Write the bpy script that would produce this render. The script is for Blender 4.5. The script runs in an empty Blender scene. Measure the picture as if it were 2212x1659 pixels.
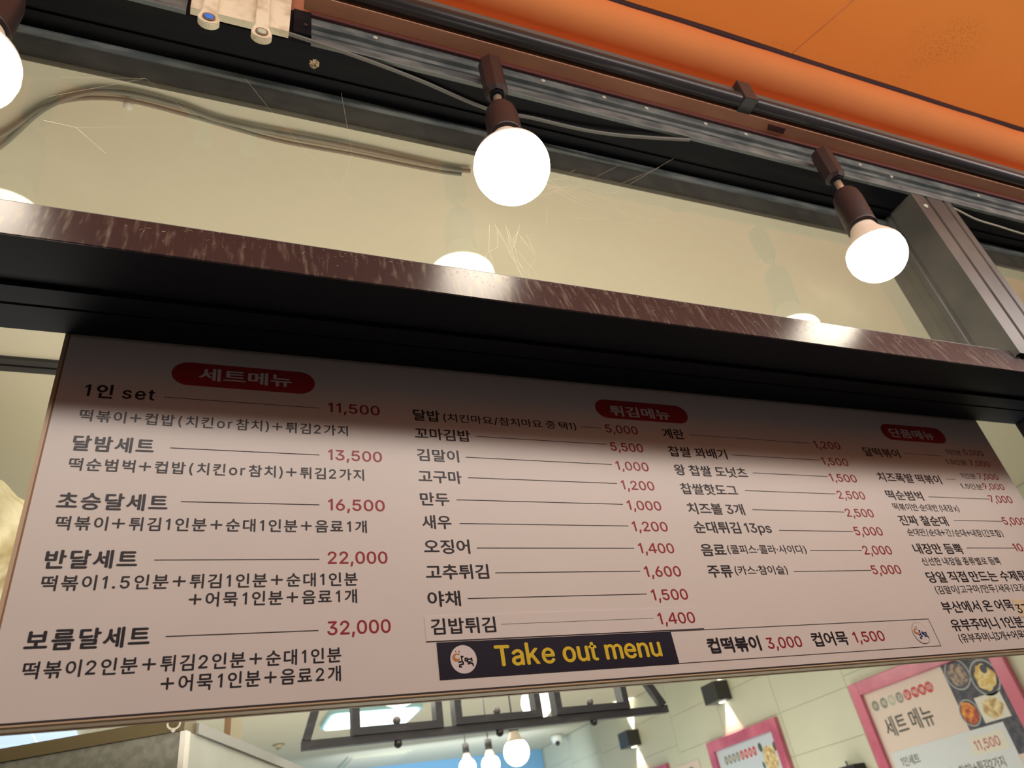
import bpy, bmesh, math, random, os
from mathutils import Vector, Matrix
random.seed(7)
S = bpy.context.scene
COL = S.collection
PI = math.pi

# ---------------------------------------------------------------- camera
cam_d = bpy.data.cameras.new('camera')
cam = bpy.data.objects.new('camera', cam_d)
COL.objects.link(cam)
# rotation worked out from the vanishing points of the menu board and the window frame
RW = Matrix(((0.92455651, -0.34952563, -0.15174679),
             (-0.08443473, -0.5762621, 0.81289161),
             (-0.37157238, -0.73875153, -0.56229898)))
cam.matrix_world = Matrix.Translation((0, -0.87, 1.5)) @ RW.transposed().to_4x4()
cam_d.sensor_width = 36.0
cam_d.lens = 36.0 * 1586.12 / 2212
cam_d.clip_start = 0.02
cam_d.dof.use_dof = True
cam_d.dof.focus_distance = 1.02
cam_d.dof.aperture_fstop = 7.0
S.camera = cam

# ---------------------------------------------------------------- light and exposure
S.view_settings.view_transform = 'Standard'
S.view_settings.look = 'None'
S.view_settings.gamma = 1.0
S.view_settings.use_curve_mapping = False
S.view_settings.exposure = 0.0
w = bpy.data.worlds.new('dusk'); S.world = w; w.use_nodes = True
w.node_tree.nodes['Background'].inputs[0].default_value = (0.30, 0.36, 0.55, 1)
w.node_tree.nodes['Background'].inputs[1].default_value = 0.05

def area(name, loc, target, sx, sy, power, color):
    d = bpy.data.lights.new(name, 'AREA'); d.shape = 'RECTANGLE'; d.size = sx; d.size_y = sy
    d.energy = power; d.color = color
    o = bpy.data.objects.new(name, d); COL.objects.link(o); o.location = loc
    o.rotation_euler = (Vector(target) - Vector(loc)).to_track_quat('-Z', 'Y').to_euler()
    return o
# lamps under the outer edge of the awning, above and behind the viewer
area('awning_lamp_light', (0.9, -0.92, 2.78), (0.8, 0.0, 1.75), 3.8, 0.14, 25, (1.0, 0.925, 0.865))
# evening sky and street lamps above, glowing through the awning cloth
area('evening_sky_light', (1.4, -1.5, 4.4), (1.4, -0.9, 3.0), 6.0, 2.4, 82, (1.0, 0.88, 0.70))
# light coming over from the street
area('street_light', (0.4, -4.5, 2.2), (0.6, 0.0, 1.8), 5.0, 2.0, 4, (1.0, 0.80, 0.74))
# ceiling lights inside the shop
area('shop_light_front', (0.6, 1.3, 2.62), (0.6, 1.3, 0), 1.6, 0.9, 18, (1.0, 0.92, 0.78))
area('shop_light_middle', (1.2, 3.6, 2.6), (1.2, 3.6, 0), 2.0, 1.6, 52, (1.0, 0.96, 0.84))
area('shop_light_back', (2.2, 6.0, 2.35), (2.4, 7.6, 2.1), 2.0, 0.4, 14, (0.80, 0.92, 1.0))
# added unseen fill lights shining up, in place of bounce onto the ceiling
area('ceiling_fill_front', (0.7, 0.55, 1.72), (0.7, 0.35, 2.7), 2.6, 0.6, 13, (1.0, 0.92, 0.79))
area('ceiling_fill_back', (1.2, 3.6, 0.9), (1.6, 3.6, 2.7), 3.2, 4.0, 44, (1.0, 0.96, 0.82))

# ---------------------------------------------------------------- materials
def mat(name, color, rough=0.5, metal=0.0, spec=0.5, emit=None, strength=0.0, alpha=1.0, trans=0.0):
    m = bpy.data.materials.new(name); m.use_nodes = True
    b = m.node_tree.nodes['Principled BSDF']
    b.inputs['Base Color'].default_value = (*color, 1)
    b.inputs['Roughness'].default_value = rough
    b.inputs['Metallic'].default_value = metal
    b.inputs['Specular IOR Level'].default_value = spec
    if emit:
        b.inputs['Emission Color'].default_value = (*emit, 1)
        b.inputs['Emission Strength'].default_value = strength
    return m

def noisy(m, c1, c2, scale=(10, 10, 10), lo=0.4, hi=0.6, detail=4, bump=0.0, rough=None, bdist=0.002):
    """mix two colours by noise in object space; optional bump and roughness range"""
    nt = m.node_tree; N = nt.nodes; L = nt.links; b = N['Principled BSDF']
    tc = N.new('ShaderNodeTexCoord'); mp = N.new('ShaderNodeMapping')
    mp.inputs['Scale'].default_value = scale
    no = N.new('ShaderNodeTexNoise'); no.inputs['Scale'].default_value = 1.0
    no.inputs['Detail'].default_value = detail
    cr = N.new('ShaderNodeValToRGB')
    cr.color_ramp.elements[0].position = lo; cr.color_ramp.elements[0].color = (*c1, 1)
    cr.color_ramp.elements[1].position = hi; cr.color_ramp.elements[1].color = (*c2, 1)
    L.new(tc.outputs['Object'], mp.inputs['Vector']); L.new(mp.outputs[0], no.inputs['Vector'])
    L.new(no.outputs['Fac'], cr.inputs[0]); L.new(cr.outputs[0], b.inputs['Base Color'])
    if bump:
        bp = N.new('ShaderNodeBump'); bp.inputs['Strength'].default_value = bump
        bp.inputs['Distance'].default_value = bdist
        L.new(no.outputs['Fac'], bp.inputs['Height']); L.new(bp.outputs[0], b.inputs['Normal'])
    if rough:
        mr = N.new('ShaderNodeMapRange')
        mr.inputs['From Min'].default_value = lo; mr.inputs['From Max'].default_value = hi
        mr.inputs['To Min'].default_value = rough[0]; mr.inputs['To Max'].default_value = rough[1]
        L.new(no.outputs['Fac'], mr.inputs['Value']); L.new(mr.outputs[0], b.inputs['Roughness'])
    return m

M = {}
M['frame'] = noisy(mat('dark anodised frame', (0.03, 0.03, 0.034), 0.5, spec=0.06), (0.007, 0.007, 0.010), (0.022, 0.021, 0.021), (5, 26, 26), 0.45, 0.8, 6, rough=(0.42, 0.7))
M['rail'] = noisy(mat('dusty grey rail', (0.1, 0.1, 0.09), 0.5), (0.070, 0.085, 0.088), (0.19, 0.20, 0.185), (16, 50, 50), 0.40, 0.80, 8, rough=(0.35, 0.7))
M['mullion'] = noisy(mat('grey mullion', (0.1, 0.1, 0.09), 0.38), (0.055, 0.055, 0.052), (0.095, 0.09, 0.078), (9, 9, 9), 0.4, 0.7, 7)
M['soffit'] = mat('black beam underside', (0.006, 0.008, 0.015), 0.55, spec=0.15)
M['cream'] = noisy(mat('cream ceiling paint', (0.7, 0.66, 0.47), 0.75), (0.64, 0.60, 0.475), (0.68, 0.64, 0.505), (1.5, 1.5, 1.5), 0.3, 0.7)
M['wall'] = noisy(mat('pale wall tile', (0.6, 0.6, 0.46), 0.5), (0.56, 0.57, 0.45), (0.62, 0.62, 0.50), (1.5, 1.5, 1.5), 0.35, 0.65)
M['grout'] = mat('grey green joint', (0.50, 0.51, 0.40), 0.8)
M['blue'] = mat('wall tinted by blue light', (0.20, 0.44, 0.72), 0.7)  # blue light falling on the far wall is put into its colour
M['floor'] = noisy(mat('grey floor', (0.3, 0.29, 0.27), 0.5), (0.45, 0.43, 0.38), (0.56, 0.53, 0.46), (6, 6, 6))
M['board'] = noisy(mat('off white board print', (0.78, 0.70, 0.66), 0.42), (0.74, 0.66, 0.60), (0.80, 0.72, 0.65), (3, 3, 3), 0.3, 0.7, 5)
M['boardtrim'] = mat('tan board edge', (0.62, 0.44, 0.27), 0.45)
M['dark'] = mat('black gap', (0.02, 0.012, 0.014), 0.6)
M['k'] = mat('black print', (0.010, 0.008, 0.014), 0.4)
M['r'] = mat('red print', (0.34, 0.012, 0.018), 0.4)
M['pill'] = mat('red heading print', (0.42, 0.022, 0.018), 0.4)
M['w'] = mat('white print', (0.80, 0.70, 0.66), 0.4)
M['y'] = mat('yellow print', (0.82, 0.58, 0.03), 0.4)
M['navy'] = mat('black banner film', (0.012, 0.012, 0.026), 0.35)
M['line'] = mat('grey thin line print', (0.07, 0.055, 0.055), 0.5)
M['sticker'] = mat('off white sticker film', (0.80, 0.72, 0.665), 0.3)
M['stickc'] = mat('cream sticker', (0.84, 0.66, 0.42), 0.4)
M['orange_p'] = mat('orange print', (0.60, 0.23, 0.06), 0.4)
M['blue_p'] = mat('blue print', (0.03, 0.045, 0.22), 0.4)
M['bulb'] = mat('lit bulb glass', (1, 1, 0.95), 0.3, emit=(1.0, 0.93, 0.74), strength=15)
M['bulb_in'] = mat('lit shop bulb', (1, 1, 0.9), 0.3, emit=(1.0, 0.97, 0.80), strength=5)
M['bulb_body'] = mat('white bulb collar', (0.72, 0.62, 0.50), 0.35)
M['lampblack'] = mat('dark lamp housing', (0.030, 0.017, 0.017), 0.4, spec=0.35)
M['stem'] = mat('brass lamp stem', (0.55, 0.42, 0.30), 0.3, metal=0.6)
M['orange'] = noisy(mat('orange awning fabric', (0.83, 0.22, 0.02), 0.8, spec=0.2), (0.68, 0.235, 0.075), (0.78, 0.28, 0.09), (2.0, 3.0, 2.0), 0.25, 0.6, 5, bump=0.15)
M['ostrip'] = noisy(mat('rusty orange fascia paint', (0.55, 0.16, 0.05), 0.6), (0.68, 0.32, 0.19), (0.76, 0.37, 0.22), (6, 30, 30))
M['cord'] = mat('dark purple crease shade', (0.035, 0.012, 0.018), 0.7)  # painted shade for the crease between fabric roll and sheet
M['maroon'] = mat('maroon rail lip', (0.10, 0.03, 0.028), 0.5)
M['blackrail'] = mat('black awning bar', (0.035, 0.033, 0.036), 0.28)
M['greyrail'] = mat('grey awning bar flank', (0.10, 0.105, 0.095), 0.45)
M['white_pl'] = noisy(mat('yellowed white bracket', (0.72, 0.62, 0.44), 0.5), (0.52, 0.40, 0.26), (0.78, 0.70, 0.52), (30, 30, 30), 0.25, 0.5)
M['bluecap'] = mat('blue bolt cap', (0.04, 0.20, 0.75), 0.4)
M['greencap'] = mat('pale green bolt cap', (0.45, 0.52, 0.38), 0.4)
M['cable'] = mat('grey cable sheath', (0.13, 0.125, 0.11), 0.5)
M['cablec'] = mat('olive grey cable sheath', (0.20, 0.19, 0.15), 0.6)
M['cablew'] = mat('pale cable sheath', (0.40, 0.37, 0.30), 0.5)
M['screw'] = mat('dusty screw head', (0.55, 0.52, 0.44), 0.5)
M['web'] = mat('cobweb silk', (0.75, 0.68, 0.50), 0.6)
M['dust'] = mat('tan dust clump', (0.42, 0.32, 0.20), 0.9)
M['steel'] = noisy(mat('speckled steel hood', (0.3, 0.3, 0.27), 0.45), (0.20, 0.205, 0.17), (0.27, 0.27, 0.225), (60, 60, 60), 0.4, 0.6, 6)
M['hoodband'] = mat('olive steel band', (0.20, 0.16, 0.085), 0.35, metal=0.3)
M['hoodside'] = noisy(mat('pale hood side', (0.55, 0.57, 0.52), 0.5), (0.42, 0.44, 0.36), (0.60, 0.64, 0.62), (3, 3, 3), 0.3, 0.7)
M['hoodtrim'] = mat('grey hood trim', (0.36, 0.37, 0.36), 0.4)
M['whitetrim'] = mat('white corner trim', (0.82, 0.80, 0.74), 0.4)
M['duct'] = noisy(mat('wrapped duct cloth', (0.8, 0.74, 0.5), 0.7), (0.36, 0.27, 0.11), (0.70, 0.64, 0.42), (9, 9, 9), 0.35, 0.55, 8, bump=0.9, bdist=0.02)
M['iron'] = noisy(mat('dusty black iron', (0.04, 0.04, 0.045), 0.45), (0.022, 0.024, 0.032), (0.06, 0.058, 0.058), (14, 14, 40), 0.5, 0.8, 5)
M['ball'] = mat('dull iron ball', (0.16, 0.15, 0.14), 0.35)
M['led'] = mat('cool ceiling panel light', (1, 1, 1), 0.4, emit=(0.72, 0.98, 1.0), strength=2.4)
M['led2'] = mat('pale blue ceiling panel light', (0.8, 0.9, 1), 0.4, emit=(0.46, 0.66, 1.0), strength=0.75)
M['ledtrim'] = mat('pale blue panel rim', (0.45, 0.75, 0.85), 0.4)
M['pink'] = noisy(mat('glossy pink frame', (0.66, 0.16, 0.24), 0.22), (0.46, 0.10, 0.175), (0.60, 0.16, 0.24), (5, 5, 5))
M['posterbg'] = mat('pale pink poster paper', (0.68, 0.56, 0.51), 0.5)
M['posterwhite'] = mat('pale grey poster paper', (0.60, 0.64, 0.68), 0.5)
M['posterblue'] = mat('pale blue grey poster paper', (0.52, 0.58, 0.66), 0.5)
M['slate'] = noisy(mat('dark slate print', (0.05, 0.06, 0.08), 0.5), (0.028, 0.038, 0.06), (0.085, 0.075, 0.10), (30, 30, 30))
M['grey_p'] = mat('grey print', (0.22, 0.23, 0.19), 0.5)
M['greyl_p'] = mat('light grey print', (0.42, 0.44, 0.36), 0.5)
M['dk_p'] = mat('dark olive print', (0.07, 0.07, 0.055), 0.5)
M['red_p'] = mat('poster red print', (0.50, 0.06, 0.06), 0.5)
M['bowl'] = mat('bowl rim print', (0.34, 0.36, 0.36), 0.5)
def food(name, a, b, s=40):
    return noisy(mat(name, a, 0.5), a, b, (s, s, s), 0.4, 0.6, 6)
M['f_pork'] = food('dark stir fry print', (0.10, 0.085, 0.11), (0.42, 0.30, 0.22), 45)
M['f_egg'] = food('yellow dumpling print', (0.62, 0.38, 0.08), (0.72, 0.62, 0.30), 40)
M['f_red'] = food('red stew print', (0.34, 0.04, 0.02), (0.80, 0.32, 0.04), 40)
M['f_fry'] = food('fried food print', (0.42, 0.26, 0.10), (0.76, 0.64, 0.36), 34)
M['leaf_p'] = mat('green leaf print', (0.06, 0.09, 0.05), 0.5)
M['paper_p'] = mat('white paper print', (0.66, 0.64, 0.58), 0.5)
M['white'] = mat('white plastic', (0.75, 0.74, 0.68), 0.4)
M['post'] = mat('beige pillar', (0.52, 0.47, 0.34), 0.6)
M['copper'] = mat('brown wood edge', (0.30, 0.15, 0.06), 0.5)
M['pave'] = noisy(mat('street paving', (0.2, 0.2, 0.2), 0.8), (0.17, 0.165, 0.16), (0.24, 0.235, 0.225), (5, 5, 5))

# beam front: dark brown metal, streaked and dusty
m = mat('dusty brown beam front', (0.06, 0.03, 0.03), 0.3, metal=0.5)
noisy(m, (0.046, 0.030, 0.034), (0.22, 0.185, 0.14), (170, 10, 26), 0.52, 0.90, 9, rough=(0.33, 0.5))
M['beamfront'] = m

# glass: clear with fresnel reflection and a thin film of dust
g = bpy.data.materials.new('dusty window glass'); g.use_nodes = True
N = g.node_tree.nodes; L = g.node_tree.links; N.clear()
out = N.new('ShaderNodeOutputMaterial'); tr = N.new('ShaderNodeBsdfTransparent'); gl = N.new('ShaderNodeBsdfGlossy')
df = N.new('ShaderNodeBsdfDiffuse'); fr = N.new('ShaderNodeFresnel'); m1 = N.new('ShaderNodeMixShader'); m2 = N.new('ShaderNodeMixShader')
tr.inputs[0].default_value = (0.95, 0.95, 0.92, 1); gl.inputs['Roughness'].default_value = 0.015
df.inputs[0].default_value = (0.75, 0.72, 0.58, 1); fr.inputs[0].default_value = 1.48
tc = N.new('ShaderNodeTexCoord'); no = N.new('ShaderNodeTexNoise'); no.inputs['Scale'].default_value = 30; no.inputs['Detail'].default_value = 6
mr = N.new('ShaderNodeMapRange'); mr.inputs['From Min'].default_value = 0.35; mr.inputs['From Max'].default_value = 0.75
mr.inputs['To Min'].default_value = 0.02; mr.inputs['To Max'].default_value = 0.035
L.new(tc.outputs['Object'], no.inputs['Vector']); L.new(no.outputs['Fac'], mr.inputs['Value'])
ge = N.new('ShaderNodeNewGeometry'); sb = N.new('ShaderNodeMath'); sb.operation = 'SUBTRACT'; sb.inputs[0].default_value = 1.0
ml = N.new('ShaderNodeMath'); ml.operation = 'MULTIPLY'; mz = N.new('ShaderNodeMath'); mz.operation = 'MULTIPLY'; mz.inputs[1].default_value = 1.6
fr.inputs[0].default_value = 1.48
L.new(ge.outputs['Backfacing'], sb.inputs[1]); L.new(fr.outputs[0], ml.inputs[0]); L.new(sb.outputs[0], ml.inputs[1]); L.new(ml.outputs[0], mz.inputs[0])
L.new(mz.outputs[0], m1.inputs[0]); L.new(tr.outputs[0], m1.inputs[1]); L.new(gl.outputs[0], m1.inputs[2])
L.new(mr.outputs[0], m2.inputs[0]); L.new(m1.outputs[0], m2.inputs[1]); L.new(df.outputs[0], m2.inputs[2]); L.new(m2.outputs[0], out.inputs[0])
M['glass'] = g

# awning sheet: orange fabric with a grey mildew patch
m = mat('orange awning sheet fabric', (0.88, 0.24, 0.015), 0.8, spec=0.15)
nt = m.node_tree; N = nt.nodes; L = nt.links; b = N['Principled BSDF']
tc = N.new('ShaderNodeTexCoord'); n1 = N.new('ShaderNodeTexNoise'); n1.inputs['Scale'].default_value = 2.4; n1.inputs['Detail'].default_value = 3
n2 = N.new('ShaderNodeTexNoise'); n2.inputs['Scale'].default_value = 240; n2.inputs['Detail'].default_value = 5
r1 = N.new('ShaderNodeMapRange'); r1.inputs['From Min'].default_value = 0.50; r1.inputs['From Max'].default_value = 0.70
r2 = N.new('ShaderNodeMapRange'); r2.inputs['From Min'].default_value = 0.48; r2.inputs['From Max'].default_value = 0.62
mu = N.new('ShaderNodeMath'); mu.operation = 'MULTIPLY'; mu2 = N.new('ShaderNodeMath'); mu2.operation = 'MULTIPLY'; mu2.inputs[1].default_value = 0.75
mx = N.new('ShaderNodeMix'); mx.data_type = 'RGBA'
mx.inputs[6].default_value = (0.78, 0.265, 0.065, 1); mx.inputs[7].default_value = (0.30, 0.13, 0.03, 1)
L.new(tc.outputs['Object'], n1.inputs['Vector']); L.new(tc.outputs['Object'], n2.inputs['Vector'])
L.new(n1.outputs['Fac'], r1.inputs['Value']); L.new(n2.outputs['Fac'], r2.inputs['Value'])
L.new(r1.outputs[0], mu.inputs[0]); L.new(r2.outputs[0], mu.inputs[1]); L.new(mu.outputs[0], mu2.inputs[0])
L.new(mu2.outputs[0], mx.inputs[0]); L.new(mx.outputs[2], b.inputs['Base Color'])
tl = N.new('ShaderNodeBsdfTranslucent'); mxs = N.new('ShaderNodeMixShader'); mxs.inputs[0].default_value = 0.5
L.new(mx.outputs[2], tl.inputs[0]); L.new(b.outputs[0], mxs.inputs[1]); L.new(tl.outputs[0], mxs.inputs[2]); L.new(mxs.outputs[0], N['Material Output'].inputs[0])
M['sheet'] = m

# ---------------------------------------------------------------- helpers
def tag(o, label=None, cat=None, group=None, kind=None):
    if label: o['label'] = label
    if cat: o['category'] = cat
    if group: o['group'] = group
    if kind: o['kind'] = kind
    return o

def link(name, bm, m, parent=None, smooth=False):
    me = bpy.data.meshes.new(name); bm.normal_update(); bm.to_mesh(me); bm.free()
    if smooth:
        for p in me.polygons: p.use_smooth = True
    me.materials.append(m if not isinstance(m, str) else M[m])
    o = bpy.data.objects.new(name, me); COL.objects.link(o)
    if parent:
        o.parent = parent
        o.matrix_parent_inverse = Matrix.Translation(parent.location).inverted()
    return o

def thing(name, loc, label=None, cat=None, group=None, kind=None):
    o = bpy.data.objects.new(name, None); COL.objects.link(o); o.location = loc
    o.empty_display_size = 0.05
    return tag(o, label, cat, group, kind)

def bx(bm, x0, x1, y0, y1, z0, z1, bev=0.0):
    r = bmesh.ops.create_cube(bm, size=1.0)
    vs = r['verts']
    for v in vs:
        v.co = Vector(((x0 + x1) / 2 + v.co.x * (x1 - x0), (y0 + y1) / 2 + v.co.y * (y1 - y0), (z0 + z1) / 2 + v.co.z * (z1 - z0)))
    if bev:
        es = list({e for v in vs for e in v.link_edges})
        bmesh.ops.bevel(bm, geom=es, offset=bev, segments=2, profile=0.6, affect='EDGES')
    return bm

def box(name, x0, x1, y0, y1, z0, z1, m, parent=None, bev=0.0):
    return link(name, bx(bmesh.new(), x0, x1, y0, y1, z0, z1, bev), m, parent)

def prism_x(bm, prof, x0, x1):
    """closed (y, z) profile pushed along x"""
    a = [bm.verts.new((x0, y, z)) for y, z in prof]; b = [bm.verts.new((x1, y, z)) for y, z in prof]
    n = len(prof)
    for i in range(n):
        bm.faces.new((a[i], a[(i + 1) % n], b[(i + 1) % n], b[i]))
    bm.faces.new(a[::-1]); bm.faces.new(b)
    bmesh.ops.recalc_face_normals(bm, faces=bm.faces[:])
    return bm

def poly(bm, pts, d):
    """flat polygon pts pushed by vector d"""
    d = Vector(d); a = [bm.verts.new(p) for p in pts]; b = [bm.verts.new(Vector(p) + d) for p in pts]; n = len(pts)
    for i in range(n): bm.faces.new((a[i], a[(i + 1) % n], b[(i + 1) % n], b[i]))
    bm.faces.new(a[::-1]); bm.faces.new(b)
    bmesh.ops.recalc_face_normals(bm, faces=bm.faces[:])
    return bm

def tube(bm, pts, r, seg=8, closed=False):
    pts = [Vector(p) for p in pts]; rings = []; n = len(pts)
    rr = r if isinstance(r, (list, tuple)) else [r] * n
    up = Vector((0.13, 0.21, 0.97))
    for i, p in enumerate(pts):
        t = (pts[min(i + 1, n - 1)] - pts[max(i - 1, 0)]).normalized()
        u = t.cross(up)
        if u.length < 1e-3: u = t.cross(Vector((1, 0, 0)))
        u.normalize(); v = t.cross(u).normalized()
        rings.append([bm.verts.new(p + (u * math.cos(a) + v * math.sin(a)) * rr[i]) for a in [2 * PI * k / seg for k in range(seg)]])
    for i in range(n - 1):
        for k in range(seg):
            bm.faces.new((rings[i][k], rings[i][(k + 1) % seg], rings[i + 1][(k + 1) % seg], rings[i + 1][k]))
    bm.faces.new(rings[0][::-1]); bm.faces.new(rings[-1])
    return bm

def smooth_pts(pts, k=6):
    P = [Vector(p) for p in pts]; out = []
    for i in range(len(P) - 1):
        p0 = P[max(i - 1, 0)]; p1 = P[i]; p2 = P[i + 1]; p3 = P[min(i + 2, len(P) - 1)]
        for j in range(k):
            t = j / k
            out.append(0.5 * ((2 * p1) + (p2 - p0) * t + (2 * p0 - 5 * p1 + 4 * p2 - p3) * t * t + (3 * p1 - p0 - 3 * p2 + p3) * t ** 3))
    out.append(P[-1]); return out

def lathe(bm, prof, base, axis=(0, 0, 1), seg=32):
    """prof: (radius, height) pairs along axis from base; r=0 closes to a point"""
    ax = Vector(axis).normalized(); u = ax.cross(Vector((0, 1, 0)))
    if u.length < 1e-3: u = ax.cross(Vector((1, 0, 0)))
    u.normalize(); v = ax.cross(u); base = Vector(base); rings = []
    for r, h in prof:
        c = base + ax * h
        if r < 1e-6: rings.append([bm.verts.new(c)])
        else: rings.append([bm.verts.new(c + (u * math.cos(a) + v * math.sin(a)) * r) for a in [2 * PI * k / seg for k in range(seg)]])
    for a, b in zip(rings, rings[1:]):
        for k in range(seg):
            k2 = (k + 1) % seg
            if len(a) == 1: bm.faces.new((a[0], b[k2], b[k]))
            elif len(b) == 1: bm.faces.new((a[k], a[k2], b[0]))
            else: bm.faces.new((a[k], a[k2], b[k2], b[k]))
    if len(rings[0]) > 1: bm.faces.new(rings[0][::-1])
    if len(rings[-1]) > 1: bm.faces.new(rings[-1])
    bmesh.ops.recalc_face_normals(bm, faces=bm.faces[:])
    return bm

def ball(bm, c, r, seg=24):
    k = 12
    return lathe(bm, [(r * math.sin(PI * i / k) if 0 < i < k else 0, -r * math.cos(PI * i / k)) for i in range(k + 1)], c, seg=seg)

# ---- lettering: text turned to flat mesh, sized to a box on a plane
_c = bpy.data.curves.new('type', 'FONT')
_o = bpy.data.objects.new('type', _c); COL.objects.link(_o)
_f0 = _c.font
try:   # Blender's own bundled sans face for the figures and Latin letters
    _f1 = bpy.data.fonts.load(os.path.join(bpy.utils.resource_path('LOCAL'), 'datafiles', 'fonts', 'Inter.woff2'))
except Exception:
    _f1 = _f0
_raw = {}; _rc = {}
def _run(s, font, bold, track):
    _c.font = font
    _c.body = s; _c.resolution_u = 4; _c.offset = bold; _c.space_character = track; _c.size = 1.0
    if (s, font.name, bold, track) in _rc: return _rc[(s, font.name, bold, track)]
    dg = bpy.context.evaluated_depsgraph_get(); dg.update()
    me = bpy.data.meshes.new_from_object(_o.evaluated_get(dg))
    V = [v.co.copy() for v in me.vertices]; F = [tuple(p.vertices) for p in me.polygons]
    bpy.data.meshes.remove(me)
    _rc[(s, font.name, bold, track)] = (V, F)
    return V, F
def _one():   # a plain 1: stem and flag
    return [Vector(q + (0,)) for q in [(0.15, 0), (0.235, 0), (0.235, 0.71), (0.168, 0.71), (0.02, 0.585), (0.02, 0.50), (0.15, 0.575)]], [(0, 1, 2, 6), (2, 3, 6), (3, 4, 5, 6)]
def raw_text(s, bold=0.0, track=1.0):
    key = (s, bold, track)
    if key in _raw: return _raw[key]
    runs = []
    if '0' not in _raw and s != '0':
        _raw['0'] = 1.0; v0, _ = _run('0', _f1, 0.0, 1.0)
        _raw['0'] = 0.71 / (max(q.y for q in v0) - min(q.y for q in v0))
    K = _raw['0'] if _f1 is not _f0 else 1.0
    for ch in s:
        k = 'h' if '가' <= ch <= '힣' or ch == '·' else (' ' if ch == ' ' else (ch if ch in '14+k' else 'l'))
        if runs and runs[-1][0] == k and k not in '14+k': runs[-1][1] += ch
        else: runs.append([k, ch])
    V = []; F = []; x = 0.0; gap = 0.085 + 0.9 * (track - 1)
    latin = all(k not in ('h', '+') for k, _ in runs)
    if latin and not any(q in s for q in '14k'): runs = [['l', s]]
    for k, r in runs:
        if k == ' ': x += 0.22; continue
        if k == '1': v, f = _one(); v = [q / K for q in v]
        elif k == 'k':
            v = [Vector((a / K, c / K, 0)) for a, c in [(0, 0), (.082, 0), (.082, .745), (0, .745), (.082, .185), (.082, .295), (.325, .535), (.43, .535), (.175, .275), (.235, .335), (.455, 0), (.355, 0)]]
            f = [(0, 1, 2, 3), (4, 7, 6, 5), (8, 11, 10, 9)]
        elif k == '4':
            v = [Vector((a / K, c / K, 0)) for a, c in [(.36, 0), (.445, 0), (.445, .16), (.36, .16), (0, .16), (.55, .16), (.55, .235), (0, .235), (.36, .235), (.445, .235), (.445, .71), (.36, .71), (.10, .235), (.36, .60)]]
            f = [(0, 1, 2, 3), (4, 5, 6, 7), (8, 9, 10, 11), (7, 12, 13, 11)]
        elif k == '+':
            v = [Vector((a / K, c / K, 0)) for a, c in [(0, .32), (.28, .32), (.28, .06), (.36, .06), (.36, .32), (.64, .32), (.64, .40), (.36, .40), (.36, .66), (.28, .66), (.28, .40), (0, .40)]]
            f = [(0, 1, 10, 11), (1, 2, 3, 4), (4, 5, 6, 7), (7, 8, 9, 10), (1, 4, 7, 10)]
        else: v, f = _run(r, _f0 if k == 'h' else _f1, 0.0, track)
        if True:      # heavier letters: the outline laid down several times, nudged
            nb = len(v); w_ = (0.008 + bold * 0.55) / K if k != 'h' else bold * 1.25; vv_ = []; ff_ = []
            for q_, (dx, dy) in enumerate([(-1, 0), (1, 0), (0, -0.7), (0, 0.7)]):
                vv_ += [Vector((q.x + dx * w_, q.y + dy * w_, q_)) for q in v]; ff_ += [tuple(i + q_ * nb for i in t) for t in f]
            v, f = vv_, ff_
        if k == '1': x += 0.05
        x0 = min(q.x for q in v); x1 = max(q.x for q in v); n = len(V)
        lift = 0.0 if k == 'h' or latin else 0.01
        sc = 1.0 if k == 'h' else K * (1.0 if latin else 1.05)
        V += [Vector((x + (q.x - x0) * sc, q.y * sc + lift, q.z)) for q in v]; F += [tuple(i + n for i in t) for t in f]
        x += (x1 - x0) * sc + gap + (0.06 if k == '1' else 0.0)
    _raw[key] = (V, F)
    return _raw[key]
_low = {}
def lowest(s, bold):
    k = ''.join(ch for ch in s if ch not in '(),/·')
    if (k, bold) not in _low:
        V, F = raw_text(k, bold); _low[(k, bold)] = min(v.y for v in V)
    return _low[(k, bold)]
def lettering(name, s, place, u0, u1, zb, em, bold, m, parent, track=1.0):
    """place(u, z) gives the 3D point; the string spans u0..u1, stands on zb"""
    V, F = raw_text(s, bold, track)
    x0 = min(v.x for v in V); x1 = max(v.x for v in V); lo = lowest(s, bold)
    k = (u1 - u0) / (x1 - x0)
    me = bpy.data.meshes.new(name)
    me.from_pydata([place(u0 + (v.x - x0) * k, zb + (v.y - lo) * em, v.z * 0.00006) for v in V], [], F); me.update()
    me.materials.append(M[m])
    o = bpy.data.objects.new(name, me); COL.objects.link(o)
    if parent:
        o.parent = parent; o.matrix_parent_inverse = Matrix.Translation(parent.location).inverted()
    return o
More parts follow.
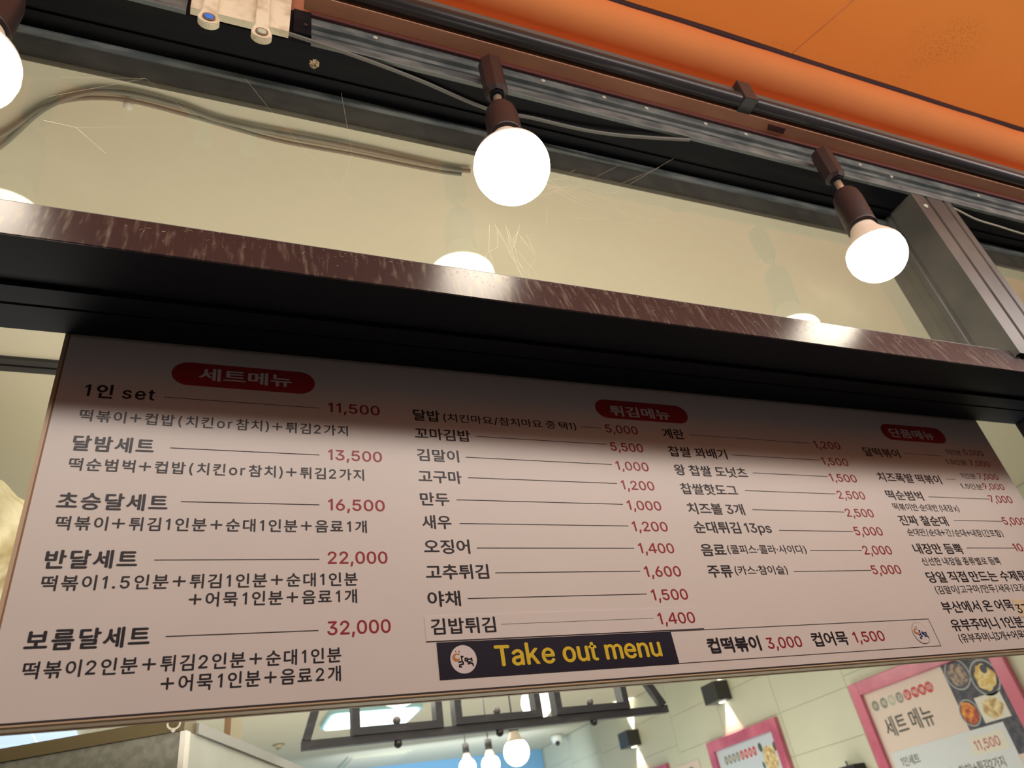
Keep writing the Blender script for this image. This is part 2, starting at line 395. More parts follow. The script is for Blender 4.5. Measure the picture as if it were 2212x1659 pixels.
TEXTS = [
  ('세트메뉴', -0.0236, 0.0975, 2.1204, 'H', 'w'),
  ('1인 set', -0.1523, -0.0726, 2.0814, 'A', 'k'),
  ('11,500', 0.1471, 0.2201, 2.0839, 'P', 'r'),
  ('떡볶이+컵밥(치킨or참치)+튀김2가지', -0.1522, 0.1737, 2.0459, 'D', 'k'),
  ('달밤세트', -0.1532, -0.0651, 2.0041, 'A', 'k'),
  ('13,500', 0.1462, 0.2194, 2.0074, 'P', 'r'),
  ('떡순범벅+컵밥(치킨or참치)+튀김2가지', -0.1525, 0.1934, 1.9776, 'D', 'k'),
  ('초승달세트', -0.1562, -0.0417, 1.9274, 'A', 'k'),
  ('16,500', 0.1454, 0.2192, 1.9331, 'P', 'r'),
  ('떡볶이+튀김1인분+순대1인분+음료1개', -0.1528, 0.1941, 1.9022, 'D', 'k'),
  ('반달세트', -0.1557, -0.0655, 1.8571, 'A', 'k'),
  ('22,000', 0.1441, 0.2187, 1.8608, 'P', 'r'),
  ('떡볶이1.5인분+튀김1인분+순대1인분', -0.1543, 0.1799, 1.8326, 'D', 'k'),
  ('+어묵1인분+음료1개', -0.0088, 0.1786, 1.8111, 'D', 'k'),
  ('보름달세트', -0.1578, -0.043, 1.7701, 'A', 'k'),
  ('32,000', 0.1427, 0.2177, 1.774, 'P', 'r'),
  ('떡볶이2인분+튀김2인분+순대1인분', -0.1541, 0.1584, 1.7427, 'D', 'k'),
  ('+어묵1인분+음료2개', -0.0278, 0.1575, 1.7219, 'D', 'k'),
  ('튀김메뉴', 0.6071, 0.725, 2.1153, 'H', 'w'),
  ('달밥', 0.2692, 0.3099, 2.08, 'B', 'k'),
  ('(치킨마요/참치마요 중 택1)', 0.315, 0.5364, 2.0816, 'S', 'k'),
  ('5,000', 0.5895, 0.6506, 2.0816, 'Q', 'r'),
  ('꼬마김밥', 0.269, 0.3539, 2.0481, 'B', 'k'),
  ('5,500', 0.5903, 0.6509, 2.0476, 'Q', 'r'),
  ('김말이', 0.2695, 0.3318, 2.0124, 'B', 'k'),
  ('1,000', 0.5916, 0.6511, 2.0128, 'Q', 'r'),
  ('고구마', 0.2685, 0.3318, 1.978, 'B', 'k'),
  ('1,200', 0.5919, 0.6514, 1.9786, 'Q', 'r'),
  ('만두', 0.2683, 0.3099, 1.9431, 'B', 'k'),
  ('1,000', 0.593, 0.6534, 1.944, 'Q', 'r'),
  ('새우', 0.2681, 0.3091, 1.9089, 'B', 'k'),
  ('1,200', 0.592, 0.654, 1.9091, 'Q', 'r'),
  ('오징어', 0.2675, 0.331, 1.8738, 'B', 'k'),
  ('1,400', 0.5931, 0.6541, 1.8741, 'Q', 'r'),
  ('고추튀김', 0.2669, 0.353, 1.8389, 'B', 'k'),
  ('1,600', 0.5926, 0.6544, 1.8381, 'Q', 'r'),
  ('야채', 0.2661, 0.3097, 1.8037, 'B', 'k'),
  ('1,500', 0.5938, 0.6547, 1.8035, 'Q', 'r'),
  ('김밥튀김', 0.267, 0.3522, 1.7687, 'B', 'k'),
  ('1,400', 0.5939, 0.6547, 1.7695, 'Q', 'r'),
  ('계란', 0.6988, 0.7417, 2.078, 'B', 'k'),
  ('1,200', 1.0277, 1.0912, 2.0789, 'Q', 'r'),
  ('찹쌀 꽈배기', 0.6992, 0.8174, 2.0433, 'B', 'k'),
  ('1,500', 1.0287, 1.0918, 2.0438, 'Q', 'r'),
  ('왕 찹쌀 도넛츠', 0.6995, 0.8464, 2.0085, 'B', 'k'),
  ('1,500', 1.03, 1.0938, 2.0099, 'Q', 'r'),
  ('찹쌀핫도그', 0.7002, 0.8122, 1.9741, 'B', 'k'),
  ('2,500', 1.0303, 1.0949, 1.9756, 'Q', 'r'),
  ('치즈볼 3개', 0.7015, 0.8118, 1.9393, 'B', 'k'),
  ('2,500', 1.0309, 1.0955, 1.9408, 'Q', 'r'),
  ('순대튀김 13ps', 0.7021, 0.853, 1.9046, 'B', 'k'),
  ('5,000', 1.0317, 1.0966, 1.9062, 'Q', 'r'),
  ('음료', 0.7022, 0.7482, 1.8697, 'B', 'k'),
  ('(쿨피스·콜라·사이다)', 0.7522, 0.9085, 1.8731, 'S', 'k'),
  ('2,000', 1.0324, 1.0974, 1.8712, 'Q', 'r'),
  ('주류', 0.7024, 0.7477, 1.8353, 'B', 'k'),
  ('(카스·참이슬)', 0.7525, 0.854, 1.8389, 'S', 'k'),
  ('5,000', 1.0318, 1.0977, 1.8365, 'Q', 'r'),
  ('단품메뉴', 1.2414, 1.3644, 2.1168, 'H', 'w'),
  ('달떡볶이', 1.1457, 1.2391, 2.0684, 'B', 'k'),
  ('1인분', 1.3764, 1.4206, 2.0851, 's', 'k'),
  ('5,000', 1.4286, 1.487, 2.0866, 'R', 'r'),
  ('1.5인분', 1.3603, 1.4198, 2.0617, 's', 'k'),
  ('7,000', 1.4276, 1.488, 2.0614, 'R', 'r'),
  ('치즈폭발 떡볶이', 1.15, 1.3158, 2.0143, 'B', 'k'),
  ('1인분', 1.3809, 1.4236, 2.0309, 's', 'k'),
  ('7,000', 1.4305, 1.4901, 2.0311, 'R', 'r'),
  ('1.5인분', 1.3638, 1.4249, 2.0069, 's', 'k'),
  ('9,000', 1.4283, 1.4904, 2.0083, 'R', 'r'),
  ('떡순범벅', 1.1498, 1.2428, 1.977, 'B', 'k'),
  ('7,000', 1.4253, 1.4917, 1.979, 'Q', 'r'),
  ('떡볶이반·순대반 (내장x)', 1.1525, 1.3225, 1.9559, 'S', 'k'),
  ('진짜 찰순대', 1.1511, 1.2731, 1.9263, 'B', 'k'),
  ('5,000', 1.4278, 1.4954, 1.9315, 'Q', 'r'),
  ('순대만/순대+간/순대+내장(간포함)', 1.1565, 1.4066, 1.9058, 'S', 'k'),
  ('내장만 듬뿍', 1.1521, 1.2747, 1.8718, 'B', 'k'),
  ('10,000', 1.4159, 1.4972, 1.8768, 'Q', 'r'),
  ('신선한 내장을 종류별로 듬뿍', 1.1569, 1.3574, 1.851, 'S', 'k'),
  ('당일 직접 만드는 수제튀김', 1.1508, 1.4289, 1.8197, 'B', 'k'),
  ('(김말이/고구마/만두/새우/오징어)', 1.1561, 1.4058, 1.7999, 'S', 'k'),
  ('부산에서 온 어묵', 1.1515, 1.3277, 1.767, 'B', 'k'),
  ('37', 1.3307, 1.3588, 1.7615, 'Q', 'k'),
  ('유부주머니 1인분', 1.1527, 1.3303, 1.7372, 'B', 'k'),
  ('(유부주머니3개+어묵)', 1.156, 1.3207, 1.7183, 'S', 'k'),
  ('Take out menu', 0.3453, 0.5859, 1.7265, 'M', 'y'),
  ('컵떡볶이', 0.6626, 0.7535, 1.7266, 'C', 'k'),
  ('3,000', 0.7657, 0.83, 1.7279, 'Q', 'r'),
  ('컵어묵', 0.8509, 0.9204, 1.7265, 'C', 'k'),
  ('1,500', 0.9328, 0.9963, 1.7293, 'Q', 'r'),
]
LEADERS = [(-0.0621, 0.1351, 2.0896), (-0.047, 0.1348, 2.0143), (-0.028, 0.1344, 1.9407), (-0.0488, 0.1341, 1.867), (-0.028, 0.1327, 1.7801), (0.3625, 0.5839, 2.0589), (0.3421, 0.5843, 2.0222), (0.3417, 0.5848, 1.9887), (0.3203, 0.5855, 1.9532), (0.3207, 0.5853, 1.9175), (0.3406, 0.5851, 1.8821), (0.362, 0.5853, 1.8471), (0.3195, 0.5862, 1.8133), (0.3599, 0.587, 1.7785), (0.7534, 1.0221, 2.0885), (0.8272, 1.0256, 2.0532), (0.8283, 1.0272, 1.9848), (0.8289, 1.0281, 1.9498), (0.868, 1.0286, 1.9134), (0.8663, 1.0301, 1.8435), (1.2579, 1.4266, 1.9863), (0.8591, 1.0257, 2.0196), (0.9171, 1.0298, 1.8788), (0.5433, 0.5828, 2.0892), (1.2547, 1.3563, 2.0802), (1.3311, 1.3581, 2.0269), (1.292, 1.4278, 1.9386), (1.2869, 1.4213, 1.8836)]
EM = {'A': 0.0232, 'D': 0.0185, 'P': 0.0222, 'B': 0.0215, 'Q': 0.0218, 'R': 0.0185, 'S': 0.0160, 's': 0.0140, 'H': 0.0225, 'M': 0.0350, 'C': 0.0225}
BO = {'A': 0.026, 'D': 0.016, 'P': 0.018, 'B': 0.018, 'Q': 0.014, 'R': 0.006, 'S': 0.009, 's': 0.0, 'H': 0.022, 'M': 0.034, 'C': 0.020}
TR = {'A': 1.15, 'D': 1.15}
for s_, a, b_, z, c, col in TEXTS:      # turn every string to outlines while the scene is still empty
    raw_text(s_, BO[c], TR.get(c, 1.0)); lowest(s_, BO[c])
# ================================================================ THE SETTING
YB = 0.0
X0, X1W = -2.2, 3.55
s = box('ceiling', X0, X1W, -0.028, 7.2, 2.70, 2.80, 'cream'); tag(s, kind='structure')
s = box('floor', X0, X1W, 0.0, 7.2, -0.1, 0.0, 'floor'); tag(s, kind='structure')
s = box('floor_street', -6, 7, -8, 0.0, -0.12, -0.02, 'pave'); tag(s, kind='structure')
s = box('wall_back', X0, X1W, 7.1, 7.2, 0.0, 2.70, 'blue'); tag(s, kind='structure')
s = box('wall_left', X0 - 0.1, X0, 0.0, 7.2, 0.0, 2.70, 'cream'); tag(s, kind='structure')
s = box('wall_front', X0, 3.6, -0.15, 0.0, 0.0, 0.95, 'frame'); tag(s, kind='structure')

# right wall carries large pale tiles in staggered columns
wr = box('wall_right', 3.5535, 3.7, 0.0, 7.2, 0.0, 2.70, 'grout'); tag(wr, kind='structure')
tile_mesh = {}
for c in range(11):
    ya = 0.112 + 0.63 * c; yb = min(ya + 0.63, 7.1)
    off = (0.0, 0.058, -0.03)[c % 3] if c != 5 else 0.0
    if c == 4: off = 0.0
    if c == 3: off = 0.058
    zz = 1.922 + off - 0.2555 * 4
    k = 0
    while zz < 2.70:
        za = max(zz, 0.7); zt = min(zz + 0.2555, 2.699)
        if zt - za > 0.03:
            box('wall_tile', 3.55 - random.uniform(0, 0.0008), 3.5538, ya + 0.0018, yb - 0.0018, za + 0.0018, zt - 0.0018, 'wall', wr)
        zz += 0.2555; k += 1

# window frame of dark aluminium with the transom glass
win = thing('window_1', (0.6, -0.08, 2.2), kind='structure')
# transom beam: shallow grooves on the underside
link('transom_beam', prism_x(bmesh.new(), [(-0.1715, 2.1735), (-0.108, 2.1735), (-0.106, 2.180), (-0.090, 2.180), (-0.088, 2.1735),
     (-0.058, 2.1735), (-0.057, 2.1755), (-0.054, 2.1755), (-0.053, 2.1735), (-0.006, 2.1735), (-0.006, 2.2435), (-0.1535, 2.2435)], -1.9, 3.4), 'soffit', win)
tb = link('beam_front_plate', prism_x(bmesh.new(), [(-0.1735, 2.1745), (-0.1728, 2.1735), (-0.1717, 2.1735), (-0.1537, 2.2435), (-0.1545, 2.2442), (-0.1557, 2.2438)], -1.9, 3.4), 'beamfront', win)
link('beam_top_lip', prism_x(bmesh.new(), [(-0.1545, 2.2445), (-0.146, 2.2445), (-0.146, 2.2460), (-0.1545, 2.2460)], -1.9, 3.4), 'rail', win)
# head frame: underside, then the grooved dusty face rail
link('head_frame', prism_x(bmesh.new(), [(-0.165, 2.712), (-0.120, 2.712), (-0.119, 2.716), (-0.112, 2.716), (-0.111, 2.712), (-0.0855, 2.712), (-0.0855, 2.705), (-0.0745, 2.705),
     (-0.0745, 2.712), (-0.0295, 2.712), (-0.0295, 2.81), (-0.165, 2.81)], -1.9, 3.4), 'frame', win)
link('face_rail', prism_x(bmesh.new(), [(-0.1655, 2.711), (-0.1725, 2.711), (-0.1735, 2.7125), (-0.1735, 2.731), (-0.170, 2.733), (-0.170, 2.735), (-0.1725, 2.7365), (-0.170, 2.738), (-0.1725, 2.7395),
     (-0.164, 2.742), (-0.164, 2.762), (-0.1725, 2.765), (-0.1725, 2.7865), (-0.1655, 2.787)], 0.098, 3.4), 'rail', win)
link('face_rail', prism_x(bmesh.new(), [(-0.1655, 2.711), (-0.1725, 2.711), (-0.1735, 2.7125), (-0.1735, 2.731), (-0.170, 2.733), (-0.164, 2.742), (-0.164, 2.762), (-0.1725, 2.765), (-0.1725, 2.80), (-0.1655, 2.80)], -1.9, -0.095), 'rail', win)
link('rail_lip', prism_x(bmesh.new(), [(-0.1655, 2.7875), (-0.178, 2.7875), (-0.178, 2.7975), (-0.1655, 2.7975)], 0.098, 3.4), 'maroon', win)
link('glazing_bead', prism_x(bmesh.new(), [(-0.086, 2.694), (-0.0815, 2.692), (-0.0815, 2.7045), (-0.0875, 2.7045)], -1.9, 1.489), 'rail', win)
link('glazing_bead', prism_x(bmesh.new(), [(-0.086, 2.694), (-0.0815, 2.692), (-0.0815, 2.7045), (-0.0875, 2.7045)], 1.6265, 3.4), 'rail', win)
# end cap at the broken start of the rail
bm = bmesh.new(); bx(bm, 0.068, 0.097, -0.176, -0.1660, 2.725, 2.797, 0.001)
link('rail_end_cap', bm, 'frame', win)
link('end_cap_hole', lathe(bmesh.new(), [(0.004, 0), (0.004, 0.0015)], (0.088, -0.1760, 2.752), (0, -1, 0), 16), 'dark', win)
for x, z in [(0.209, 2.775), (0.539, 2.778), (0.674, 2.776), (0.774, 2.776), (0.922, 2.776), (1.029, 2.776), (1.363, 2.773), (1.454, 2.756), (1.769, 2.773)]:
    link('screw', lathe(bmesh.new(), [(0.0042, 0), (0.0042, 0.0012), (0.0028, 0.0024), (0.0013, 0.0026), (0.0011, 0.0016)], (x, -0.1727, z), (0, -1, 0), 14), 'screw', win)
# mullion
def mullion(xa, xb, z0, z1, y0, y1):
    bm = bmesh.new()
    pts = [(xa, y0), (xa, y0 - 0), (xa + 0.004, y0), (xa + 0.043, y0), (xa + 0.045, y0 + 0.005), (xa + 0.052, y0 + 0.005), (xa + 0.054, y0),
           (xb - 0.030, y0), (xb - 0.028, y0 + 0.004), (xb - 0.022, y0 + 0.004), (xb - 0.020, y0), (xb, y0), (xb, y1), (xa, y1), (xa, -0.094), (xa + 0.004, -0.097), (xa + 0.004, -0.103), (xa, -0.106)]
    pts = [pts[0]] + pts[2:]
    poly(bm, [(x, y, z0) for x, y in pts], (0, 0, z1 - z0)); return bm
link('mullion', mullion(1.4905, 1.625, 2.2275, 2.7105, -0.1715, -0.03), 'mullion', win)
link('jamb', bx(bmesh.new(), 1.642, 1.80, -0.1715, -0.006, 0.96, 2.173, 0.002), 'frame', win)
link('mullion_screw', lathe(bmesh.new(), [(0.006, 0), (0.006, 0.002), (0.003, 0.004)], (1.512, -0.1717, 2.668), (0, -1, 0), 16), 'screw', win)
box('glass_pane', -1.9, 1.49, -0.0815, -0.0775, 2.2440, 2.7040, 'glass', win)
box('glass_pane', 1.6255, 3.4, -0.0815, -0.0775, 2.2440, 2.7040, 'glass', win)

# painted strip between the window head and the awning
t1 = link('trim_1', prism_x(bmesh.new(), [(-0.1785, 2.7985), (-0.2065, 2.7985), (-0.2065, 2.83), (-0.1785, 2.83)], 0.084, 3.4), 'ostrip'); tag(t1, kind='structure')
wu = box('wall_front_upper', -1.9, 3.4, -0.165, -0.03, 2.8105, 3.6, 'ostrip'); tag(wu, kind='structure')
tt = poly(bmesh.new(), [(1.081, -0.2, 2.7984), (1.128, -0.2, 2.7984), (1.132, -0.186, 2.7984), (1.088, -0.186, 2.7984)], (0, 0, -0.004))
link('tab', tt, 'maroon', t1)

# ================================================================ MENU BOARD
bd = thing('menu_board', (0.67, 0.012, 1.70), 'long pinkish white menu board with black dishes and red prices under the dark beam', 'menu board')
box('panel', -0.1812, 1.5285, 0.0005, 0.020, 1.7035, 2.215, 'board', bd)
link('reveal', prism_x(bmesh.new(), [(0.0003, 1.7015), (0.020, 1.7015), (0.020, 1.7034), (0.0003, 1.7034)], -0.1812, 1.5285), 'dark', bd)
link('edge_trim', prism_x(bmesh.new(), [(0.0, 1.6995), (0.0, 1.7012), (0.017, 1.7012), (0.018, 1.6995), (0.018, 1.698), (0.002, 1.698)], -0.1865, 1.5285), 'boardtrim', bd)
link('edge_trim', prism_x(bmesh.new(), [(0.0185, 1.6975), (0.024, 1.6975), (0.024, 1.703), (0.0185, 1.703)], -0.1865, 1.5285), 'copper', bd)
box('edge_trim', -0.1872, -0.1830, -0.0005, 0.020, 1.7015, 2.215, 'boardtrim', bd)
box('reveal', -0.1829, -0.1813, 0.0006, 0.020, 1.7035, 2.215, 'copper', bd)
def on_board(d): return lambda u, z, e=0.0: (u, 0.0005 - d - e, z)
KIND = {'k': 'dish_lettering', 'r': 'price_lettering', 'w': 'heading_lettering', 'y': 'banner_lettering'}
def pill(u0, u1, z0, z1):
    r = (z1 - z0) / 2; pts = []
    for k in range(13): a = -PI / 2 + PI * k / 12; pts.append((u1 - r * 1.15 + 1.15 * r * math.cos(a), 0.0001, (z0 + z1) / 2 + r * math.sin(a)))
    for k in range(13): a = PI / 2 + PI * k / 12; pts.append((u0 + r * 1.15 + 1.15 * r * math.cos(a), 0.0001, (z0 + z1) / 2 + r * math.sin(a)))
    return poly(bmesh.new(), pts, (0, 0.0004, 0))
for a in [(-0.057, 0.129, 2.1115, 2.149), (0.581, 0.763, 2.1105, 2.1475), (1.222, 1.399, 2.1105, 2.148)]:
    link('heading_pill', pill(*a), 'pill', bd)
# sticker behind the last fry row, the take out strip
stk = box('sticker', 0.260, 0.665, -0.0001, 0.0004, 1.7615, 1.792, 'sticker', bd)
box('sticker', 1.331, 1.362, -0.0001, 0.0004, 1.755, 1.786, 'stickc', bd)
def rect(name, x0, x1, z0, z1, m, d0, d1=0.0004, parent=bd): return box(name, x0, x1, -d0, d1, z0, z1, m, parent)
rect('banner', 0.2725, 0.6085, 1.716, 1.7595, 'navy', 0.0001)
for a in [(0.6085, 1.108, 1.7163, 1.7168), (0.6085, 1.108, 1.7595, 1.7600), (1.1075, 1.108, 1.7163, 1.76)]:
    rect('rule', *a, 'line', 0.0001)
rect('rule', 0.260, 0.665, 1.7610, 1.7616, 'line', 0.0003)
for s_, a, b_, z, c, col in TEXTS:
    d = 0.0007 if col in 'wy' or (z < 1.80 and 0.25 < a < 0.67) or s_ == '37' else 0.00015
    tr_ = TR.get(c, 1.0)
    lettering(KIND[col] if z > 1.5 else 'dish_lettering', s_, on_board(d), a, b_, z, EM[c], BO[c], col, bd, tr_)
for a, b_, z in LEADERS:
    rect('leader_line', a, b_, z - 0.0003, z + 0.0003, 'line', 0.0001)
# emblem: pale disc, orange crescent and star, navy brush strokes
def disc(cx, cz, rx, rz, y, n=40): return poly(bmesh.new(), [(cx + rx * math.cos(2 * PI * k / n), y, cz + rz * math.sin(2 * PI * k / n)) for k in range(n)], (0, 0.0002, 0))
def emblem(cx, cz, r, scale, white):
    if white: d = link('emblem_disc', disc(cx, cz, r, r, -0.0004), 'w', bd)
    else:
        d = link('emblem_disc', disc(cx, cz, r, r, -0.0001), 'line', bd); link('emblem_disc', disc(cx, cz, r * 0.975, r * 0.975, -0.0003), 'board', bd)
    # coordinates in a 1763x1659 crop of the emblem, centre (870, 830), radius 590 x 640
    def P(px, py): return (cx + (px - 870) / 590 * r * scale, -0.0008, cz - (py - 830) / 635 * r * scale)
    bm = bmesh.new(); pts = []
    for k in range(15): a = math.radians(50 + k * 19); pts.append(P(560 + 185 * math.cos(a), 725 - 175 * math.sin(a)))
    for k in range(15): a = math.radians(316 - k * 17); pts.append(P(600 + 105 * math.cos(a), 695 - 105 * math.sin(a)))
    poly(bm, pts, (0, 0.0003, 0)); link('emblem_crescent', bm, 'orange_p', bd)
    bm = bmesh.new()
    poly(bm, [P(700 + (45 if k % 2 == 0 else 22) * math.sin(2 * PI * k / 10), 470 - (50 if k % 2 == 0 else 24) * math.cos(2 * PI * k / 10)) for k in range(10)], (0, 0.0003, 0))
    link('emblem_star', bm, 'orange_p', bd)
    bm = bmesh.new()
    def stroke(pp, wd):
        for (ax, ay), (bx_, by_) in zip(pp, pp[1:]):
            dx, dy = bx_ - ax, by_ - ay; l = math.hypot(dx, dy); nx, ny = -dy / l * wd, dx / l * wd
            poly(bm, [P(ax + nx, ay + ny), P(bx_ + nx, by_ + ny), P(bx_ - nx, by_ - ny), P(ax - nx, ay - ny)], (0, 0.0003, 0))
        for ax, ay in pp: poly(bm, [P(ax + wd * math.cos(k * PI / 5), ay + wd * math.sin(k * PI / 5)) for k in range(10)], (0, 0.0003, 0))
    for pp in [[(775, 690), (790, 900)], [(800, 715), (855, 710)], [(640, 940), (790, 925), (835, 960), (835, 1040), (660, 1070), (650, 1150), (735, 1160)],
               [(1025, 785), (935, 800), (935, 900), (1000, 900)], [(1120, 835), (1030, 850), (1025, 960), (1160, 960)], [(1170, 845), (1225, 840)], [(1225, 800), (1238, 940)],
               [(1050, 1040), (1220, 1025), (1262, 1060), (1265, 1145)]]: stroke(pp, 27)
    for q in [(545, 462), (683, 600)]: poly(bm, [P(q[0] + 20 * math.cos(k * PI / 4), q[1] + 20 * math.sin(k * PI / 4)) for k in range(8)], (0, 0.0003, 0))
    link('emblem_strokes', bm, 'blue_p' if not white else 'k', bd)
emblem(0.3045, 1.738, 0.0168, 1.0, True)
emblem(1.0765, 1.738, 0.0170, 1.0, False)

# ================================================================ LAMPS UNDER THE HEAD RAIL
def lamp(base, z_top, z_bot, head, r, label):
    """base=(x,y): housing under the rail; head: centre of the lit dome"""
    t = thing('spot_lamp', (base[0], base[1], z_top), label, 'lamp', 'bulb lamps under the window head rail')
    H = Vector(head); J = Vector((base[0], base[1], z_bot - 0.030)); ax = (H - J).normalized()
    # eight sided housing
    bm = bmesh.new(); R_ = 0.0215
    ring = lambda z, q: [(base[0] + R_ * q * math.cos(PI / 8 + k * PI / 4), base[1] + R_ * q * math.sin(PI / 8 + k * PI / 4), z) for k in range(8)]
    poly(bm, ring(z_bot + 0.008, 1.0), (0, 0, z_top - z_bot - 0.008))
    a = [bm.verts.new(p) for p in ring(z_bot, 0.72)]; b_ = [bm.verts.new(p) for p in ring(z_bot + 0.0079, 1.0)]
    for k in range(8): bm.faces.new((a[k], a[(k + 1) % 8], b_[(k + 1) % 8], b_[k]))
    bm.faces.new(a[::-1]); bm.faces.new(b_)
    ho = link('housing', bm, 'lampblack', t)
    link('hinge_ring', lathe(bmesh.new(), [(0.013, 0), (0.013, 0.004), (0.011, 0.006)], (base[0], base[1], z_bot - 0.0055), seg=20), 'frame', t, True)
    s0 = Vector((base[0], base[1], z_bot + 0.004)); s1 = J + ax * 0.012
    link('stem', tube(bmesh.new(), [s0, J + Vector((0, 0, 0.006)), s1], 0.0075, 16), 'stem', t, True)
    link('set_screw', ball(bmesh.new(), J + ax * 0.004 + Vector((-0.004, -0.007, 0)), 0.0030, 12), 'screw', t, True)
    D = (H - J).length
    Ls = D - 0.068 - 0.052   # socket length
    pr = [(0.0, 0.0), (0.012, 0.001), (0.021, 0.007), (0.026, 0.018), (0.0285, 0.035), (0.0295, Ls + 0.028), (0.0295, Ls + 0.036), (0.026, Ls + 0.036)]
    link('socket', lathe(bmesh.new(), pr, J + ax * 0.006, ax, 36), 'lampblack', t, True)
    h0 = Ls + 0.043
    body = [(0.024, h0 - 0.001), (0.0255, h0 + 0.004), (0.029, h0 + 0.016), (0.036, h0 + 0.03), (0.046, h0 + 0.046), (r * 0.955, D - 0.018), (r * 0.965, D - 0.014)]
    link('bulb_body', lathe(bmesh.new(), body, J, ax, 40), 'bulb_body', t, True)
    dome = [(r * 0.93, D - 0.0135), (r * 0.975, D - 0.0115), (r, D), (r * 0.975, D + r * 0.24), (r * 0.89, D + r * 0.47), (r * 0.74, D + r * 0.68), (r * 0.52, D + r * 0.845), (r * 0.27, D + r * 0.94), (0, D + r * 0.965)]
    link('bulb_dome', lathe(bmesh.new(), dome, J, ax, 40), 'bulb', t, True)
    return t
lamp((-0.31, -0.2005), 2.7300, 2.64, (-0.312, -0.211, 2.411), 0.0575, 'lit bulb lamp cut off by the left edge of the picture')
lamp((0.4115, -0.2005), 2.7350, 2.640, (0.4015, -0.211, 2.431), 0.0605, 'lit bulb lamp hanging alone above the middle of the beam')
lamp((1.193, -0.2005), 2.7250, 2.636, (1.170, -0.205, 2.404), 0.0550, 'lit bulb lamp hanging nearest the dark mullion on the right')

# ================================================================ AWNING
aw = thing('awning', (1.8, -0.22, 2.80), 'orange fabric awning with a rolled edge and a black bar above the lamps', 'awning')
def quad_sheet(x0, x1, ya, za, yb, zb, nx=60, ny=40, th=0.002):
    bm = bmesh.new(); G = []
    for i in range(nx + 1):
        row = []
        for j in range(ny + 1):
            u = i / nx; v = j / ny; x = x0 + (x1 - x0) * u; y = ya + (yb - ya) * v
            sag = -0.012 * math.sin(PI * v) + 0.004 * math.sin(x * 5.0 + 1.5 * v) * v
            row.append(bm.verts.new((x, y, za + (zb - za) * v + sag)))
        G.append(row)
    for i in range(nx):
        for j in range(ny): bm.faces.new((G[i][j], G[i + 1][j], G[i + 1][j + 1], G[i][j + 1]))
    return bm
link('canopy_sheet', quad_sheet(-0.6, 4.0, -0.225, 3.078, -2.3, 2.58), 'sheet', aw, True)
# seam along the slope of the sheet
m_ = (3.078 - 2.58) / (2.3 - 0.225)
link('seam', tube(bmesh.new(), [(1.235 + (0.233) * 0, -0.24, 3.070), (1.262, -0.41, 3.0275), (1.29, -0.60, 2.978), (1.33, -0.9, 2.901)], 0.0011, 6), 'ostrip', aw)
bm = bmesh.new(); pr = []
for k in range(28):
    a = 2 * PI * k / 28; pr.append((-0.209 + 0.0505 * math.cos(a), 2.998 + 0.0505 * math.sin(a)))
a_ = None; nx = 70
rings = []
for i in range(nx + 1):
    x = 0.10 + (3.9 - 0.10) * i / nx
    w_ = 0.0012 * math.sin(x * 23) + 0.0010 * math.sin(x * 57 + 1)
    rings.append([bm.verts.new((x, -0.209 + (0.0505 + w_ * math.sin(3 * k / 28 * 2 * PI + x)) * math.cos(2 * PI * k / 28), 2.998 + (0.0505 + w_) * math.sin(2 * PI * k / 28))) for k in range(28)])
for r0, r1 in zip(rings, rings[1:]):
    for k in range(28): bm.faces.new((r0[k], r0[(k + 1) % 28], r1[(k + 1) % 28], r1[k]))
bm.faces.new(rings[0][::-1]); bm.faces.new(rings[-1])
bmesh.ops.recalc_face_normals(bm, faces=bm.faces[:])
link('fabric_roll', bm, 'orange', aw, True)
link('crease_shade', tube(bmesh.new(), [(x, -0.246 + 0.0008 * math.sin(x * 11), 3.0445 + 0.0012 * math.sin(x * 7)) for x in [0.1 + 0.1 * i for i in range(39)]], 0.0095, 10), 'cord', aw, True)  # dark tube stands in for the shaded crease above the roll
link('awning_bar', tube(bmesh.new(), [(0.08, -0.2225, 2.8155), (3.9, -0.2225, 2.8155)], 0.0155, 20), 'blackrail', aw, True)
link('bar_flank', prism_x(bmesh.new(), [(-0.2135, 2.8322), (-0.2235, 2.8322), (-0.2265, 2.856), (-0.2165, 2.856)], 0.08, 3.9), 'greyrail', aw)
link('bar_clamp', bx(bmesh.new(), 0.989, 1.024, -0.2425, -0.205, 2.7985, 2.862, 0.002), 'blackrail', aw)

# white folding arm bracket, left of the rail start
br = thing('awning_bracket', (-0.01, -0.18, 2.80), 'yellowed white metal bracket with two hooked arms at the top left', 'bracket')
link('back_plate', poly(bmesh.new(), [(-0.088, -0.1865, 2.90), (-0.088, -0.1865, 2.70), (0.0605, -0.1865, 2.7015), (0.066, -0.1865, 2.90)], (0, 0.012, 0)), 'white_pl', br)
def arm(cx, cz, cap):
    bm = bmesh.new(); n = 14; pts = []
    r = 0.0158
    for k in range(n + 1): a = PI + PI * k / n; pts.append((cx + r * math.cos(a), -0.1985, cz + r * math.sin(a)))
    pts += [(cx + 0.010, -0.1985, cz + 0.020), (cx + 0.009, -0.1985, 2.92), (cx - 0.008, -0.1985, 2.92), (cx - 0.011, -0.1985, cz + 0.020)]
    poly(bm, pts, (0, 0.0115, 0))
    bmesh.ops.bevel(bm, geom=bm.edges[:], offset=0.0012, segments=2, affect='EDGES')
    a_ = link('hook_arm', bm, 'white_pl', br)
    link('socket_ring', lathe(bmesh.new(), [(0.0096, 0), (0.0096, 0.002), (0.0080, 0.002), (0.0080, 0.0008)], (cx, -0.1988, cz), (0, -1, 0), 24), 'copper', br, True)
    link('bolt_cap', lathe(bmesh.new(), [(0.0072, 0), (0.0072, 0.0026), (0.005, 0.0034)], (cx, -0.1990, cz - 0.001), (0, -1, 0), 20), cap, br, True)
    return a_
